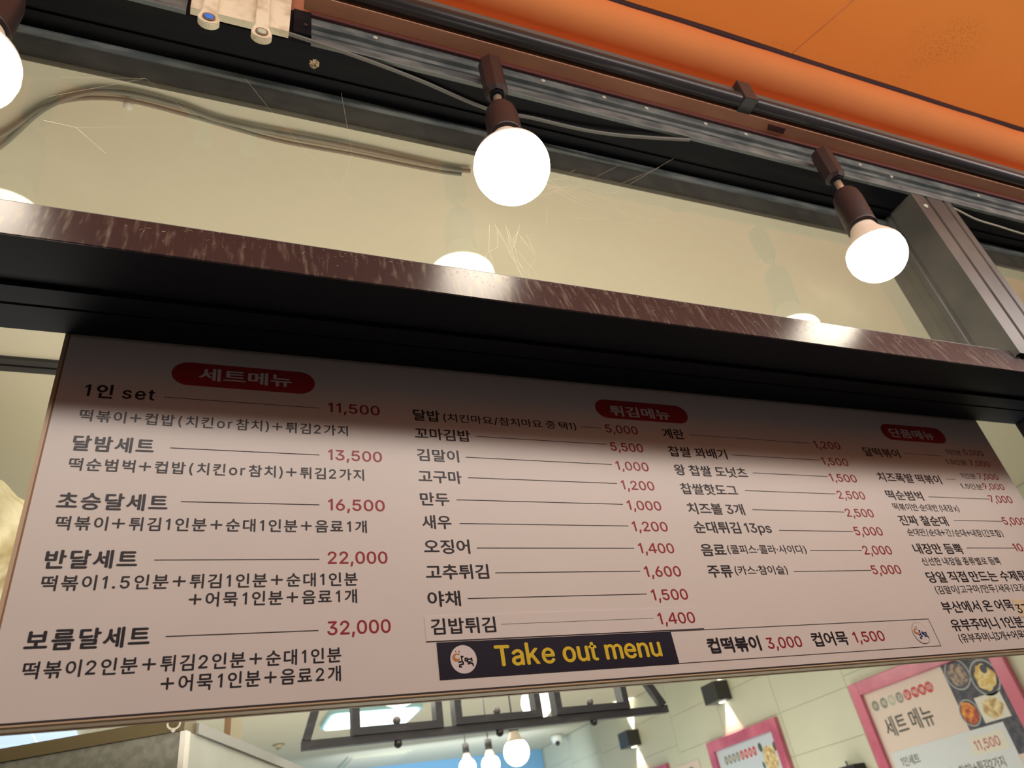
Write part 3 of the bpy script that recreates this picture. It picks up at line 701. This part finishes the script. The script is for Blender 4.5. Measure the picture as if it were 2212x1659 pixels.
arm(-0.059, 2.6625, 'bluecap')
arm(0.0185, 2.6580, 'greencap')

# ================================================================ CABLES AND DUST
c = link('power_cable', tube(bmesh.new(), smooth_pts([(0.02, -0.182, 2.7075), (0.153, -0.172, 2.7060), (0.283, -0.155, 2.7070), (0.424, -0.131, 2.7060), (0.517, -0.135, 2.7045), (0.616, -0.137, 2.7020), (0.696, -0.144, 2.7010), (0.784, -0.158, 2.7015), (0.86, -0.168, 2.7075)]), 0.0035, 10), 'cable', None, True)
tag(c, 'grey cable sagging under the head rail behind the middle lamp', 'cable')
c = link('thin_cable', tube(bmesh.new(), smooth_pts([(1.505, -0.160, 2.7095), (1.527, -0.161, 2.700), (1.553, -0.147, 2.697), (1.569, -0.144, 2.70), (1.585, -0.152, 2.704), (1.600, -0.163, 2.706), (1.639, -0.163, 2.706), (1.742, -0.148, 2.7055), (1.831, -0.144, 2.7055), (1.93, -0.139, 2.7060), (2.2, -0.13, 2.7065)]), 0.0020, 8), 'cablew', None, True)
tag(c, 'thin pale cable looping over the top of the mullion', 'cable')
PT = [(-0.62, 0.40, 2.693), (-0.47, 0.24, 2.693), (-0.384, 0.149, 2.692), (-0.312, 0.056, 2.692), (-0.247, 0.006, 2.692), (-0.184, -0.012, 2.692), (-0.10, -0.008, 2.692), (-0.016, 0.006, 2.692), (0.179, 0.004, 2.692), (0.378, 0.008, 2.692), (0.435, 0.004, 2.692)]
c = link('ceiling_cable', tube(bmesh.new(), smooth_pts(PT), 0.0045, 10), 'cablec', None, True)
tag(c, 'blurred cable clipped to the cream ceiling behind the glass, curving left of its clip', 'cable')
PT2 = [(-0.70, 0.30, 2.693), (-0.50, 0.215, 2.693), (-0.38, 0.125, 2.692), (-0.30, 0.042, 2.692), (-0.20, 0.004, 2.6925), (-0.08, 0.008, 2.692), (0.06, 0.022, 2.692), (0.20, 0.020, 2.692), (0.36, 0.020, 2.692), (0.42, 0.016, 2.692)]
c = link('ceiling_cable', tube(bmesh.new(), smooth_pts(PT2), 0.0038, 10), 'cablec', None, True)
tag(c, 'thinner blurred ceiling cable behind the glass, running deeper inside than its twin', 'cable')
c = link('cable_clip', lathe(bmesh.new(), [(0.008, 0), (0.008, 0.012), (0.006, 0.014)], (-0.180, 0.010, 2.686), (0, 0, 1), 20), 'white', None, True)
tag(c, 'small round white clip holding the cables on the ceiling behind the glass', 'cable clip')

def web(name, label, segs, r=0.00011):
    bm = bmesh.new()
    for sg in segs: tube(bm, sg, r, 4)
    return tag(link(name, bm, 'web'), label, 'cobweb', kind='stuff')
def strands(cx, cy, cz, n, dx, dz, seed, spread=0.5):
    rd = random.Random(seed); out = []
    for i in range(n):
        x = cx + rd.uniform(-dx, dx) * spread; z = cz + rd.uniform(-dz, dz) * 0.2
        p = [(x, cy, z)]
        for k in range(3):
            x += rd.uniform(-dx, dx) * 0.3; z -= rd.uniform(0.1, 0.5) * dz
            p.append((x, cy + rd.uniform(-0.006, 0.006), z))
        out.append(p)
    return out
web('cobweb', 'fine tan cobweb strands hanging below the middle lamp', strands(0.43, -0.105, 2.40, 11, 0.07, 0.12, 3), 0.00008)
def tangle(c, d, n, seed):
    rd = random.Random(seed); out = []
    for i in range(n):
        a = Vector(c) + Vector((rd.uniform(-1, 1) * d[0], rd.uniform(-1, 1) * d[1], rd.uniform(-1, 1) * d[2]))
        b_ = a + Vector((rd.uniform(-1, 1) * d[0], rd.uniform(-1, 1) * d[1], rd.uniform(-1, 1) * d[2])) * 0.8
        out.append([a, (a + b_) / 2 + Vector((0, 0, -0.003)), b_])
    return out
web('cobweb', 'tangled cobweb strung to the right of the middle lamp', [[(0.462, -0.2, 2.44), (0.52, -0.17, 2.45), (0.70, -0.13, 2.63)], [(0.462, -0.19, 2.43), (0.55, -0.15, 2.455), (0.80, -0.12, 2.66)], [(0.462, -0.2, 2.42), (0.60, -0.15, 2.47), (0.84, -0.13, 2.69)]] + tangle((0.60, -0.13, 2.51), (0.10, 0.02, 0.045), 26, 5))
web('cobweb', 'long cobweb threads crossing beside the left lamp', [[(-0.245, -0.14, 2.47), (-0.13, -0.17, 2.515), (-0.07, -0.16, 2.47), (0.03, -0.13, 2.44)], [(-0.240, -0.14, 2.42), (-0.20, -0.15, 2.405), (-0.155, -0.17, 2.34)],
    [(-0.20, -0.15, 2.405), (-0.085, -0.16, 2.435)], [(-0.13, -0.17, 2.515), (-0.235, -0.15, 2.505)], [(0.0, -0.15, 2.60), (0.06, -0.13, 2.53), (0.16, -0.11, 2.42), (0.24, -0.10, 2.36)], [(0.15, -0.15, 2.62), (0.17, -0.12, 2.50), (0.155, -0.11, 2.44)]])
bm = bmesh.new()
rd = random.Random(11)
for i in range(420):   # fluff caught on the front of the beam, thickest along its top edge
    x = rd.uniform(-0.12, 1.75); z = 2.2435 - abs(rd.gauss(0, 0.020)); 
    if z < 2.182: z = rd.uniform(2.182, 2.24)
    l = rd.uniform(0.001, 0.005); a = rd.uniform(0, PI); sl = lambda q: -0.1738 + (q - 2.1745) * 0.257
    z1 = z - l * abs(math.sin(a)) * 0.7; z2 = z - l * abs(math.sin(a)); p0 = (x, sl(z), z); p1 = (x + l * math.cos(a) * 0.6, sl(z1) - rd.uniform(0, 0.0015), z1); p2 = (x + l * math.cos(a) + rd.uniform(-0.001, 0.001), sl(z2), z2)
    tube(bm, [p0, p1, p2], rd.uniform(0.00009, 0.0002), 3)
tag(link('beam_fluff', bm, 'web'), 'tan lint and cobweb bits stuck along the front of the beam', 'lint', kind='stuff')
def clump(c, r, label):
    bm = bmesh.new(); rd = random.Random(int(c[0] * 1000))
    ball(bm, c, r, 14)
    for v in bm.verts: v.co = Vector(c) + (v.co - Vector(c)) * rd.uniform(0.5, 1.4)
    tag(link('dust_clump', bm, 'dust'), label, 'dust')
clump((0.105, -0.158, 2.672), 0.0065, 'tan dust clump hanging under the head rail by the bracket')

# ================================================================ INSIDE THE SHOP, NEAR CEILING
cr = thing('ceiling_rail', (-0.8, 0.80, 2.70), 'dark slim rail on the cream ceiling at the left of the menu board', 'rail')
link('channel', prism_x(bmesh.new(), [(0.775, 2.699), (0.775, 2.690), (0.795, 2.690), (0.795, 2.693), (0.800, 2.693), (0.800, 2.688), (0.822, 2.688), (0.822, 2.699)], -1.9, 0.4), 'blackrail', cr)
dt = thing('wrapped_duct', (-0.75, 0.95, 2.4), 'lumpy cream wrapped duct hanging at the far left edge', 'duct')
rd = random.Random(2)
bm = bmesh.new(); seg = 40; rings = []
P0 = Vector((-1.02, 0.95, 2.69)); P1 = Vector((-0.452, 0.95, 2.165)); dd = (P1 - P0).normalized(); uu = dd.cross(Vector((0, 1, 0))).normalized(); vv = dd.cross(uu)
for i in range(30):
    c_ = P0 + (P1 - P0) * i / 29; rr = 0.215
    if i > 26: rr *= (1, 0.93, 0.80)[i - 27]
    if i < 2: pass
    rings.append([bm.verts.new(c_ + (uu * math.cos(2 * PI * k / seg) + vv * math.sin(2 * PI * k / seg)) * (rr + rd.uniform(-0.006, 0.006))) for k in range(seg)])
for a, b_ in zip(rings, rings[1:]):
    for k in range(seg): bm.faces.new((a[k], a[(k + 1) % seg], b_[(k + 1) % seg], b_[k]))
bm.faces.new(rings[0][::-1]); bm.faces.new(rings[-1]); bmesh.ops.recalc_face_normals(bm, faces=bm.faces[:])
for v in bm.verts: v.co.z = min(v.co.z, 2.699)
link('wrapping', bm, 'duct', dt, True)
link('tape_band', tube(bmesh.new(), [P0 + dd * 0.35, P0 + dd * 0.39], 0.2235, 40), 'white_pl', dt, True)

# extractor hood, bottom left: speckled side, olive band, white corner trim
hd = thing('extractor_hood', (-0.3, 1.4, 1.2), 'grey speckled kitchen hood with an olive top band, lower left corner', 'hood')
A = Vector((0.0, 0.902, 0)); U = Vector((-0.910, 0.415, 0)); W = Vector((0.415, 0.910, 0))
def hp(u, w_, z): q = A + U * u + W * w_; return (q.x, q.y, z)
def hbox(name, u0, u1, w0, w1, z0, z1, m):
    bm = bmesh.new(); poly(bm, [hp(u0, w0, z0), hp(u1, w0, z0), hp(u1, w1, z0), hp(u0, w1, z0)], (0, 0, z1 - z0)); return link(name, bm, m, hd)
hbox('front_panel', 0.009, 1.0, 0.0, 0.02, 1.15, 1.874, 'steel')
hbox('side_panel', 0.0, 0.02, 0.021, 0.95, 1.15, 1.874, 'hoodside')
hbox('corner_trim', -0.003, 0.0085, -0.003, 0.0195, 1.15, 1.874, 'whitetrim')
hbox('top_band', 0.0, 1.0, -0.006, 0.05, 1.875, 1.901, 'hoodband')
hbox('side_band', -0.006, 0.03, 0.051, 0.95, 1.875, 1.897, 'hoodtrim')
hbox('top_plate', 0.031, 1.0, 0.051, 0.95, 1.878, 1.885, 'hoodtrim')
hk = thing('hook', hp(0.02, -0.012, 1.895), 'small metal ring hook on the corner of the hood band', 'hook')
bm = bmesh.new(); c0 = Vector(hp(0.02, -0.012, 1.889))
tube(bm, [c0 + Vector((math.cos(a) * 0.012, 0, math.sin(a) * 0.011)) for a in [PI * 0.85 + i * PI * 1.3 / 14 for i in range(15)]], 0.0022, 8)
link('ring', bm, 'screw', hk, True)
link('ring_ball', ball(bmesh.new(), c0 + Vector((0.0, 0, -0.013)), 0.0045, 12), 'screw', hk, True)

pl = thing('pillar', (0.21, 3.05, 0), 'narrow beige pillar with a brown wood edge beyond the hood', 'pillar')
box('shaft', 0.192, 0.243, 3.0, 3.12, 0.0, 2.699, 'post', pl)
box('wood_edge', 0.170, 0.191, 3.0, 3.12, 0.0, 2.699, 'copper', pl)

# ================================================================ IRON LANTERN FRAME
ch = thing('lantern_frame', (0.94, 1.5, 2.7), 'black iron hanging light frame holding square boxes and bulbs', 'chandelier')
YF = 1.5
def bar(name, a, b_, wx, parent=ch, m='iron', dy=0.024):
    a = Vector(a); b_ = Vector(b_); t_ = (b_ - a).normalized(); n_ = Vector((-t_.z, 0, t_.x)) * wx / 2
    bm = bmesh.new(); poly(bm, [a + n_, b_ + n_, b_ - n_, a - n_], (0, dy, 0)); return link(name, bm, m, parent)
bar('lower_bar', (0.314, YF, 1.934), (1.562, YF, 1.941), 0.024)
bar('side_bar', (0.3265, YF, 1.9465), (0.505, YF, 2.52), 0.024)
bar('side_bar', (1.5495, YF, 1.9535), (1.245, YF, 2.52), 0.024)
bar('upper_bar', (0.50, YF, 2.532), (1.25, YF, 2.532), 0.022)
for x in (0.62, 1.12): link('hanging_rod', tube(bmesh.new(), [(x, YF + 0.012, 2.543), (x, YF + 0.012, 2.699)], 0.006, 8), 'iron', ch)
for i, (x0, x1, zb) in enumerate([(0.46, 0.74, 1.9465), (0.781, 1.079, 1.950), (1.131, 1.409, 1.952)]):
    bm = bmesh.new(); t_ = 0.022; ya, yb = YF - 0.006, YF + 0.042; h_ = x1 - x0
    bx(bm, x0, x1, ya, yb, zb, zb + t_); bx(bm, x0, x1, ya, yb, zb + h_ - t_, zb + h_)
    bx(bm, x0, x0 + t_, ya, yb, zb + t_, zb + h_ - t_); bx(bm, x1 - t_, x1, ya, yb, zb + t_, zb + h_ - t_)
    link('square_box', bm, 'iron', ch)
    xm = (x0 + x1) / 2 - 0.003
    link('ball_finial', ball(bmesh.new(), (xm, YF + 0.012, zb + t_ + 0.0125), 0.0125, 20), 'ball', ch, True)
    link('ball_finial', ball(bmesh.new(), (xm, YF + 0.012, 1.915 + 0.0035 * i), 0.0125, 20), 'blackrail', ch, True)
    
def pendant(c, r, label, name='pendant_bulb', sock=True, top=2.699, group='lit round bulbs inside the shop'):
    t = thing(name, (c[0], c[1], top), label, 'lamp', group)
    z = c[2]
    link('bulb_globe', lathe(bmesh.new(), [(r * math.sin(PI * i / 12) if 0 < i else 0, -r * math.cos(PI * i / 12)) for i in range(10)] , c, seg=28), 'bulb_in', t, True)
    a = r * math.sin(PI * 9 / 12); h = r * 0.7071
    link('bulb_neck', lathe(bmesh.new(), [(a * 0.98, h + 0.0005), (a * 0.75, h + r * 0.25), (r * 0.36, h + r * 0.62), (r * 0.34, h + r * 0.75)], c, seg=24), 'bulb_body', t, True)
    link('socket', lathe(bmesh.new(), [(r * 0.38, h + r * 0.76), (r * 0.38, h + r * 1.75), (r * 0.15, h + r * 1.9)], c, seg=20), 'blackrail', t, True)
    link('cord', tube(bmesh.new(), [(c[0], c[1], z + h + r * 1.9), (c[0], c[1], top)], 0.004, 8), 'blackrail', t)
pendant((0.655, 1.69, 2.146), 0.088, 'big bulb glowing behind the left box of the iron frame')
pendant((1.165, 1.72, 2.043), 0.0575, 'oval bulb glowing behind the right edge of the middle box')
pendant((1.382, 1.70, 2.145), 0.066, 'bulb showing only its lowest edge in the right box')
pendant((1.379, 2.5, 2.006), 0.0585, 'nearest of the three bulbs hanging below the iron frame')
pendant((1.621, 3.5, 2.106), 0.0535, 'middle one of the three bulbs below the iron frame')
pendant((1.72, 4.2, 2.205), 0.0560, 'leftmost and smallest of the three bulbs below the iron frame')

# ceiling lights and fittings far inside
def rounded(x0, x1, y0, y1, r, z, h):
    pts = []
    for cx, cy, a0 in [(x1 - r, y1 - r, 0), (x0 + r, y1 - r, PI / 2), (x0 + r, y0 + r, PI), (x1 - r, y0 + r, 3 * PI / 2)]:
        for k in range(7): a = a0 + PI / 2 * k / 6; pts.append((cx + r * math.cos(a), cy + r * math.sin(a), z))
    return poly(bmesh.new(), pts, (0, 0, h))
cl = thing('ceiling_light', (1.2, 4.8, 2.7), 'bright cool white rounded ceiling panel seen through the iron frame', 'ceiling light')
link('rim', rounded(0.90, 1.56, 4.52, 5.03, 0.07, 2.668, 0.031), 'ledtrim', cl)
link('diffuser', rounded(0.925, 1.535, 4.545, 5.005, 0.055, 2.658, 0.0095), 'led', cl)
c2 = thing('ceiling_light', (-0.85, 4.7, 2.7), 'pale blue ceiling panel with crossing joints above the hood', 'ceiling light')
for i in range(3):
    for j in range(2):
        box('diffuser', -1.25 + i * 0.215, -1.25 + i * 0.215 + 0.208, 4.44 + j * 0.25, 4.44 + j * 0.25 + 0.243, 2.672, 2.699, 'led2', c2)
    
sp = link('sprinkler', lathe(bmesh.new(), [(0.035, 0), (0.045, -0.006), (0.03, -0.014), (0.012, -0.03), (0.02, -0.034)], (0.676, 5.555, 2.699)), 'post', None, True)
tag(sp, 'small round fitting on the ceiling left of the iron frame', 'ceiling fitting')
ah = thing('ceiling_hatch', (1.65, 6.6, 2.7), 'faint rectangular hatch in the ceiling below the iron frame', 'hatch')
box('hatch_frame', 1.36, 1.94, 6.36, 6.9, 2.690, 2.699, 'wall', ah)
box('hatch_panel', 1.40, 1.90, 6.40, 6.86, 2.684, 2.6895, 'cream', ah)
sc = thing('security_camera', (3.42, 6.35, 2.69), 'white security camera with black lens near the far right ceiling corner', 'camera')
link('housing', lathe(bmesh.new(), [(0.0, -0.085), (0.045, -0.07), (0.06, -0.03), (0.055, 0.0)], (3.40, 6.35, 2.695)), 'white', sc, True)
link('lens', ball(bmesh.new(), (3.38, 6.31, 2.615), 0.022, 14), 'k', sc, True)

# ================================================================ RIGHT WALL: SCONCES AND FRAMED MENUS
def sconce(y0, y1, z0, z1, label):
    ym = (y0 + y1) / 2
    t = thing('wall_sconce', (3.55, ym, z0), label, 'wall lamp', 'square up and down wall lamps')
    bm = bmesh.new(); bx(bm, 3.43, 3.548, y0, y1, z0, z1, 0.002); link('housing', bm, 'blackrail', t)
    for z, s_ in ((z0 - 0.001, -1), (z1 + 0.001, 1)):
        link('lens', lathe(bmesh.new(), [(0.024, 0), (0.024, 0.0015)], (3.52, ym, z - (0.0015 if s_ < 0 else 0)), seg=20), 'bulb_in', t)
        d = bpy.data.lights.new('sconce_beam', 'SPOT'); d.energy = 15; d.color = (1.0, 0.96, 0.82); d.spot_size = math.radians(66); d.spot_blend = 0.35; d.shadow_soft_size = 0.008
        o = bpy.data.objects.new('sconce_beam', d); COL.objects.link(o); o.parent = t
        o.location = (-0.014, 0, (z - z0) + s_ * 0.006)
        o.rotation_euler = (0, 0, 0) if s_ < 0 else (PI, 0, 0)
sconce(3.69, 3.86, 2.372, 2.500, 'nearer black wall lamp, right of the iron frame end')
sconce(5.04, 5.20, 2.340, 2.462, 'farther black wall lamp, below the end of the iron frame')

def on_wall(d): return lambda u, z, e=0.0: (3.548 - d - e * 2, -u, z)   # u runs from far to near: u = -y
def wrect(name, y0, y1, z0, z1, m, d0, d1, parent): return box(name, 3.548 - d1, 3.548 - d0, y0, y1, z0, z1, m, parent)
def wdisc(name, y, z, ry, rz, d0, d1, m, parent, n=28):
    return link(name, poly(bmesh.new(), [(3.548 - d1, y + ry * math.cos(2 * PI * k / n), z + rz * math.sin(2 * PI * k / n)) for k in range(n)], (d1 - d0, 0, 0)), m, parent)
def poster(y0, y1, z0, z1, w_, label, bg):
    t = thing('framed_menu', (3.548, (y0 + y1) / 2, z0), label, 'menu poster', 'pink framed menu posters on the right wall')
    for nm, a in (('frame_side', (y0, y0 + w_, z0, z1)), ('frame_side', (y1 - w_, y1, z0, z1)), ('frame_top', (y0 + w_, y1 - w_, z1 - w_, z1)), ('frame_bottom', (y0 + w_, y1 - w_, z0, z0 + w_))):
        bm = bmesh.new(); bx(bm, 3.548 - 0.032, 3.547, *a, 0.004); link(nm, bm, 'pink', t)
    wrect('sheet', y0 + w_, y1 - w_, z0 + w_, z1 - w_, bg, 0.002, 0.010, t)
    return t
P1 = poster(1.612, 2.598, 0.95, 2.174, 0.068, 'nearest pink framed menu with food pictures and a price of 11,500', 'posterbg')
wrect('photo_print', 1.681, 1.968, 1.66, 2.105, 'slate', 0.0101, 0.0106, P1)
wrect('white_block', 1.779, 2.503, 1.019, 1.800, 'posterwhite', 0.0107, 0.0112, P1)
wrect('price_sticker', 1.802, 2.005, 1.693, 1.774, 'paper_p', 0.0113, 0.0117, P1)
bm = bmesh.new()
HZ = [(2.472, '수', 'grey_p'), (2.408, '제', 'grey_p'), (2.349, '튀', 'greyl_p'), (2.291, '김', 'grey_p'), (2.235, '달', 'red_p'), (2.182, '떡', 'red_p'), (2.133, '볶', 'red_p'), (2.085, '이', 'red_p')]
for y, s_, c_ in HZ:
    wdisc('badge', y, 2.034, 0.024, 0.027, 0.0101, 0.0106, c_, P1)
    lettering('badge_lettering', s_, on_wall(0.0108), -y - 0.014, -y + 0.014, 2.019, 0.032, 0.0, 'w', P1)
lettering('heading_lettering', '세트 메뉴', on_wall(0.0108), -2.466, -2.134, 1.866, 0.108, 0.012, 'dk_p', P1)
lettering('price_lettering', '11,500', on_wall(0.012), -1.978, -1.838, 1.712, 0.058, 0.008, 'red_p', P1)
lettering('small_lettering', '1인세트', on_wall(0.0114), -2.451, -2.325, 1.722, 0.050, 0.012, 'dk_p', P1)
lettering('small_lettering', '떡볶이+컵밥(치킨or참치)+튀김2가지', on_wall(0.0114), -2.44, -1.862, 1.625, 0.050, 0.012, 'dk_p', P1)
wrect('price_sticker', 1.812, 2.005, 1.508, 1.585, 'paper_p', 0.0113, 0.0117, P1)
# bowls in the photo print
def bowl(y, z, r, fm, rf=0.70, sq=1.0):
    wdisc('bowl_print', y, z, r, r * sq, 0.0107, 0.0109, 'bowl', P1); wdisc('bowl_print', y, z, r * 0.9, r * 0.9 * sq, 0.01095, 0.0111, 'slate', P1)
    bm = bmesh.new(); rd = random.Random(int(y * 999)); n = 22
    poly(bm, [(3.548 - 0.0114, y + rf * r * rd.uniform(0.8, 1.12) * math.cos(2 * PI * k / n), z + rf * r * sq * rd.uniform(0.8, 1.12) * math.sin(2 * PI * k / n)) for k in range(n)], (0.0002, 0, 0))
    link('food_print', bm, fm, P1)
bowl(1.895, 2.045, 0.070, 'f_pork', 0.78, 1.05)
bowl(1.760, 1.995, 0.077, 'f_egg', 0.72, 1.08)
bowl(1.925, 1.872, 0.056, 'f_red', 0.86, 1.1)
wdisc('food_print', 1.745, 2.03, 0.018, 0.02, 0.0116, 0.0118, 'slate', P1)
wrect('tray_print', 1.722, 1.868, 1.812, 1.925, 'paper_p', 0.0107, 0.0109, P1)
bm = bmesh.new(); rd = random.Random(4); n = 24
poly(bm, [(3.548 - 0.0113, 1.795 + 0.058 * rd.uniform(0.8, 1.1) * math.cos(2 * PI * k / n), 1.865 + 0.046 * rd.uniform(0.8, 1.1) * math.sin(2 * PI * k / n)) for k in range(n)], (0.0002, 0, 0))
link('food_print', bm, 'f_fry', P1)

P2 = poster(3.300, 4.105, 1.10, 2.165, 0.068, 'small looking pink framed menu with a fried food picture below the sconces', 'posterblue')
for i, (s_, c_) in enumerate(zip('수제튀김달떡볶이', ['grey_p'] * 4 + ['red_p'] * 4)):
    y = 3.945 - i * 0.0475
    wdisc('badge', y, 2.022, 0.0195, 0.030, 0.0101, 0.0106, c_, P2)
    lettering('badge_lettering', s_, on_wall(0.0108), -y - 0.011, -y + 0.011, 2.006, 0.032, 0.0, 'w', P2)
bm = bmesh.new(); rd = random.Random(9); n = 26
poly(bm, [(3.548 - 0.0107, 3.475 + 0.075 * rd.uniform(0.82, 1.12) * math.cos(2 * PI * k / n), 1.945 + 0.090 * rd.uniform(0.82, 1.12) * math.sin(2 * PI * k / n)) for k in range(n)], (0.0003, 0, 0))
link('food_print', bm, 'f_fry', P2)
for y, z, a in [(3.545, 2.030, 0.4), (3.40, 2.01, -0.5), (3.56, 1.925, 1.2)]:
    link('leaf_print', poly(bmesh.new(), [(3.548 - 0.0106, y + 0.022 * math.cos(t_) * math.cos(a) - 0.010 * math.sin(t_) * math.sin(a), z + 0.022 * math.cos(t_) * math.sin(a) + 0.03 * math.sin(t_) * math.cos(a)) for t_ in [2 * PI * k / 10 for k in range(10)]], (0.0003, 0, 0)), 'leaf_p', P2)
lettering('heading_lettering', '세트 메뉴', on_wall(0.0108), -3.90, -3.62, 1.845, 0.09, 0.012, 'dk_p', P2)
P3 = poster(4.700, 5.45, 1.10, 2.140, 0.068, 'farthest pink framed menu, only its top corner above the picture edge', 'posterblue')
sg = thing('paper_sign', (3.548, 4.42, 1.9), 'pale pink paper sign with a grey mark between the two far menus', 'sign')
wrect('paper', 4.285, 4.60, 1.75, 2.092, 'posterbg', 0.001, 0.003, sg)
wdisc('mark', 4.41, 2.028, 0.045, 0.035, 0.0031, 0.0035, 'grey_p', sg)
bk = thing('black_fixture', (3.54, 2.78, 1.75), 'small black fixture on the tiled wall left of the nearest menu', 'fixture')
link('body', bx(bmesh.new(), 3.46, 3.548, 2.715, 2.84, 1.70, 1.792, 0.004), 'k', bk)
link('pin', tube(bmesh.new(), [(3.535, 2.835, 1.7925), (3.535, 2.838, 1.822)], 0.005, 8), 'dk_p', bk)

COL.objects.unlink(_o); bpy.data.objects.remove(_o); bpy.data.curves.remove(_c)
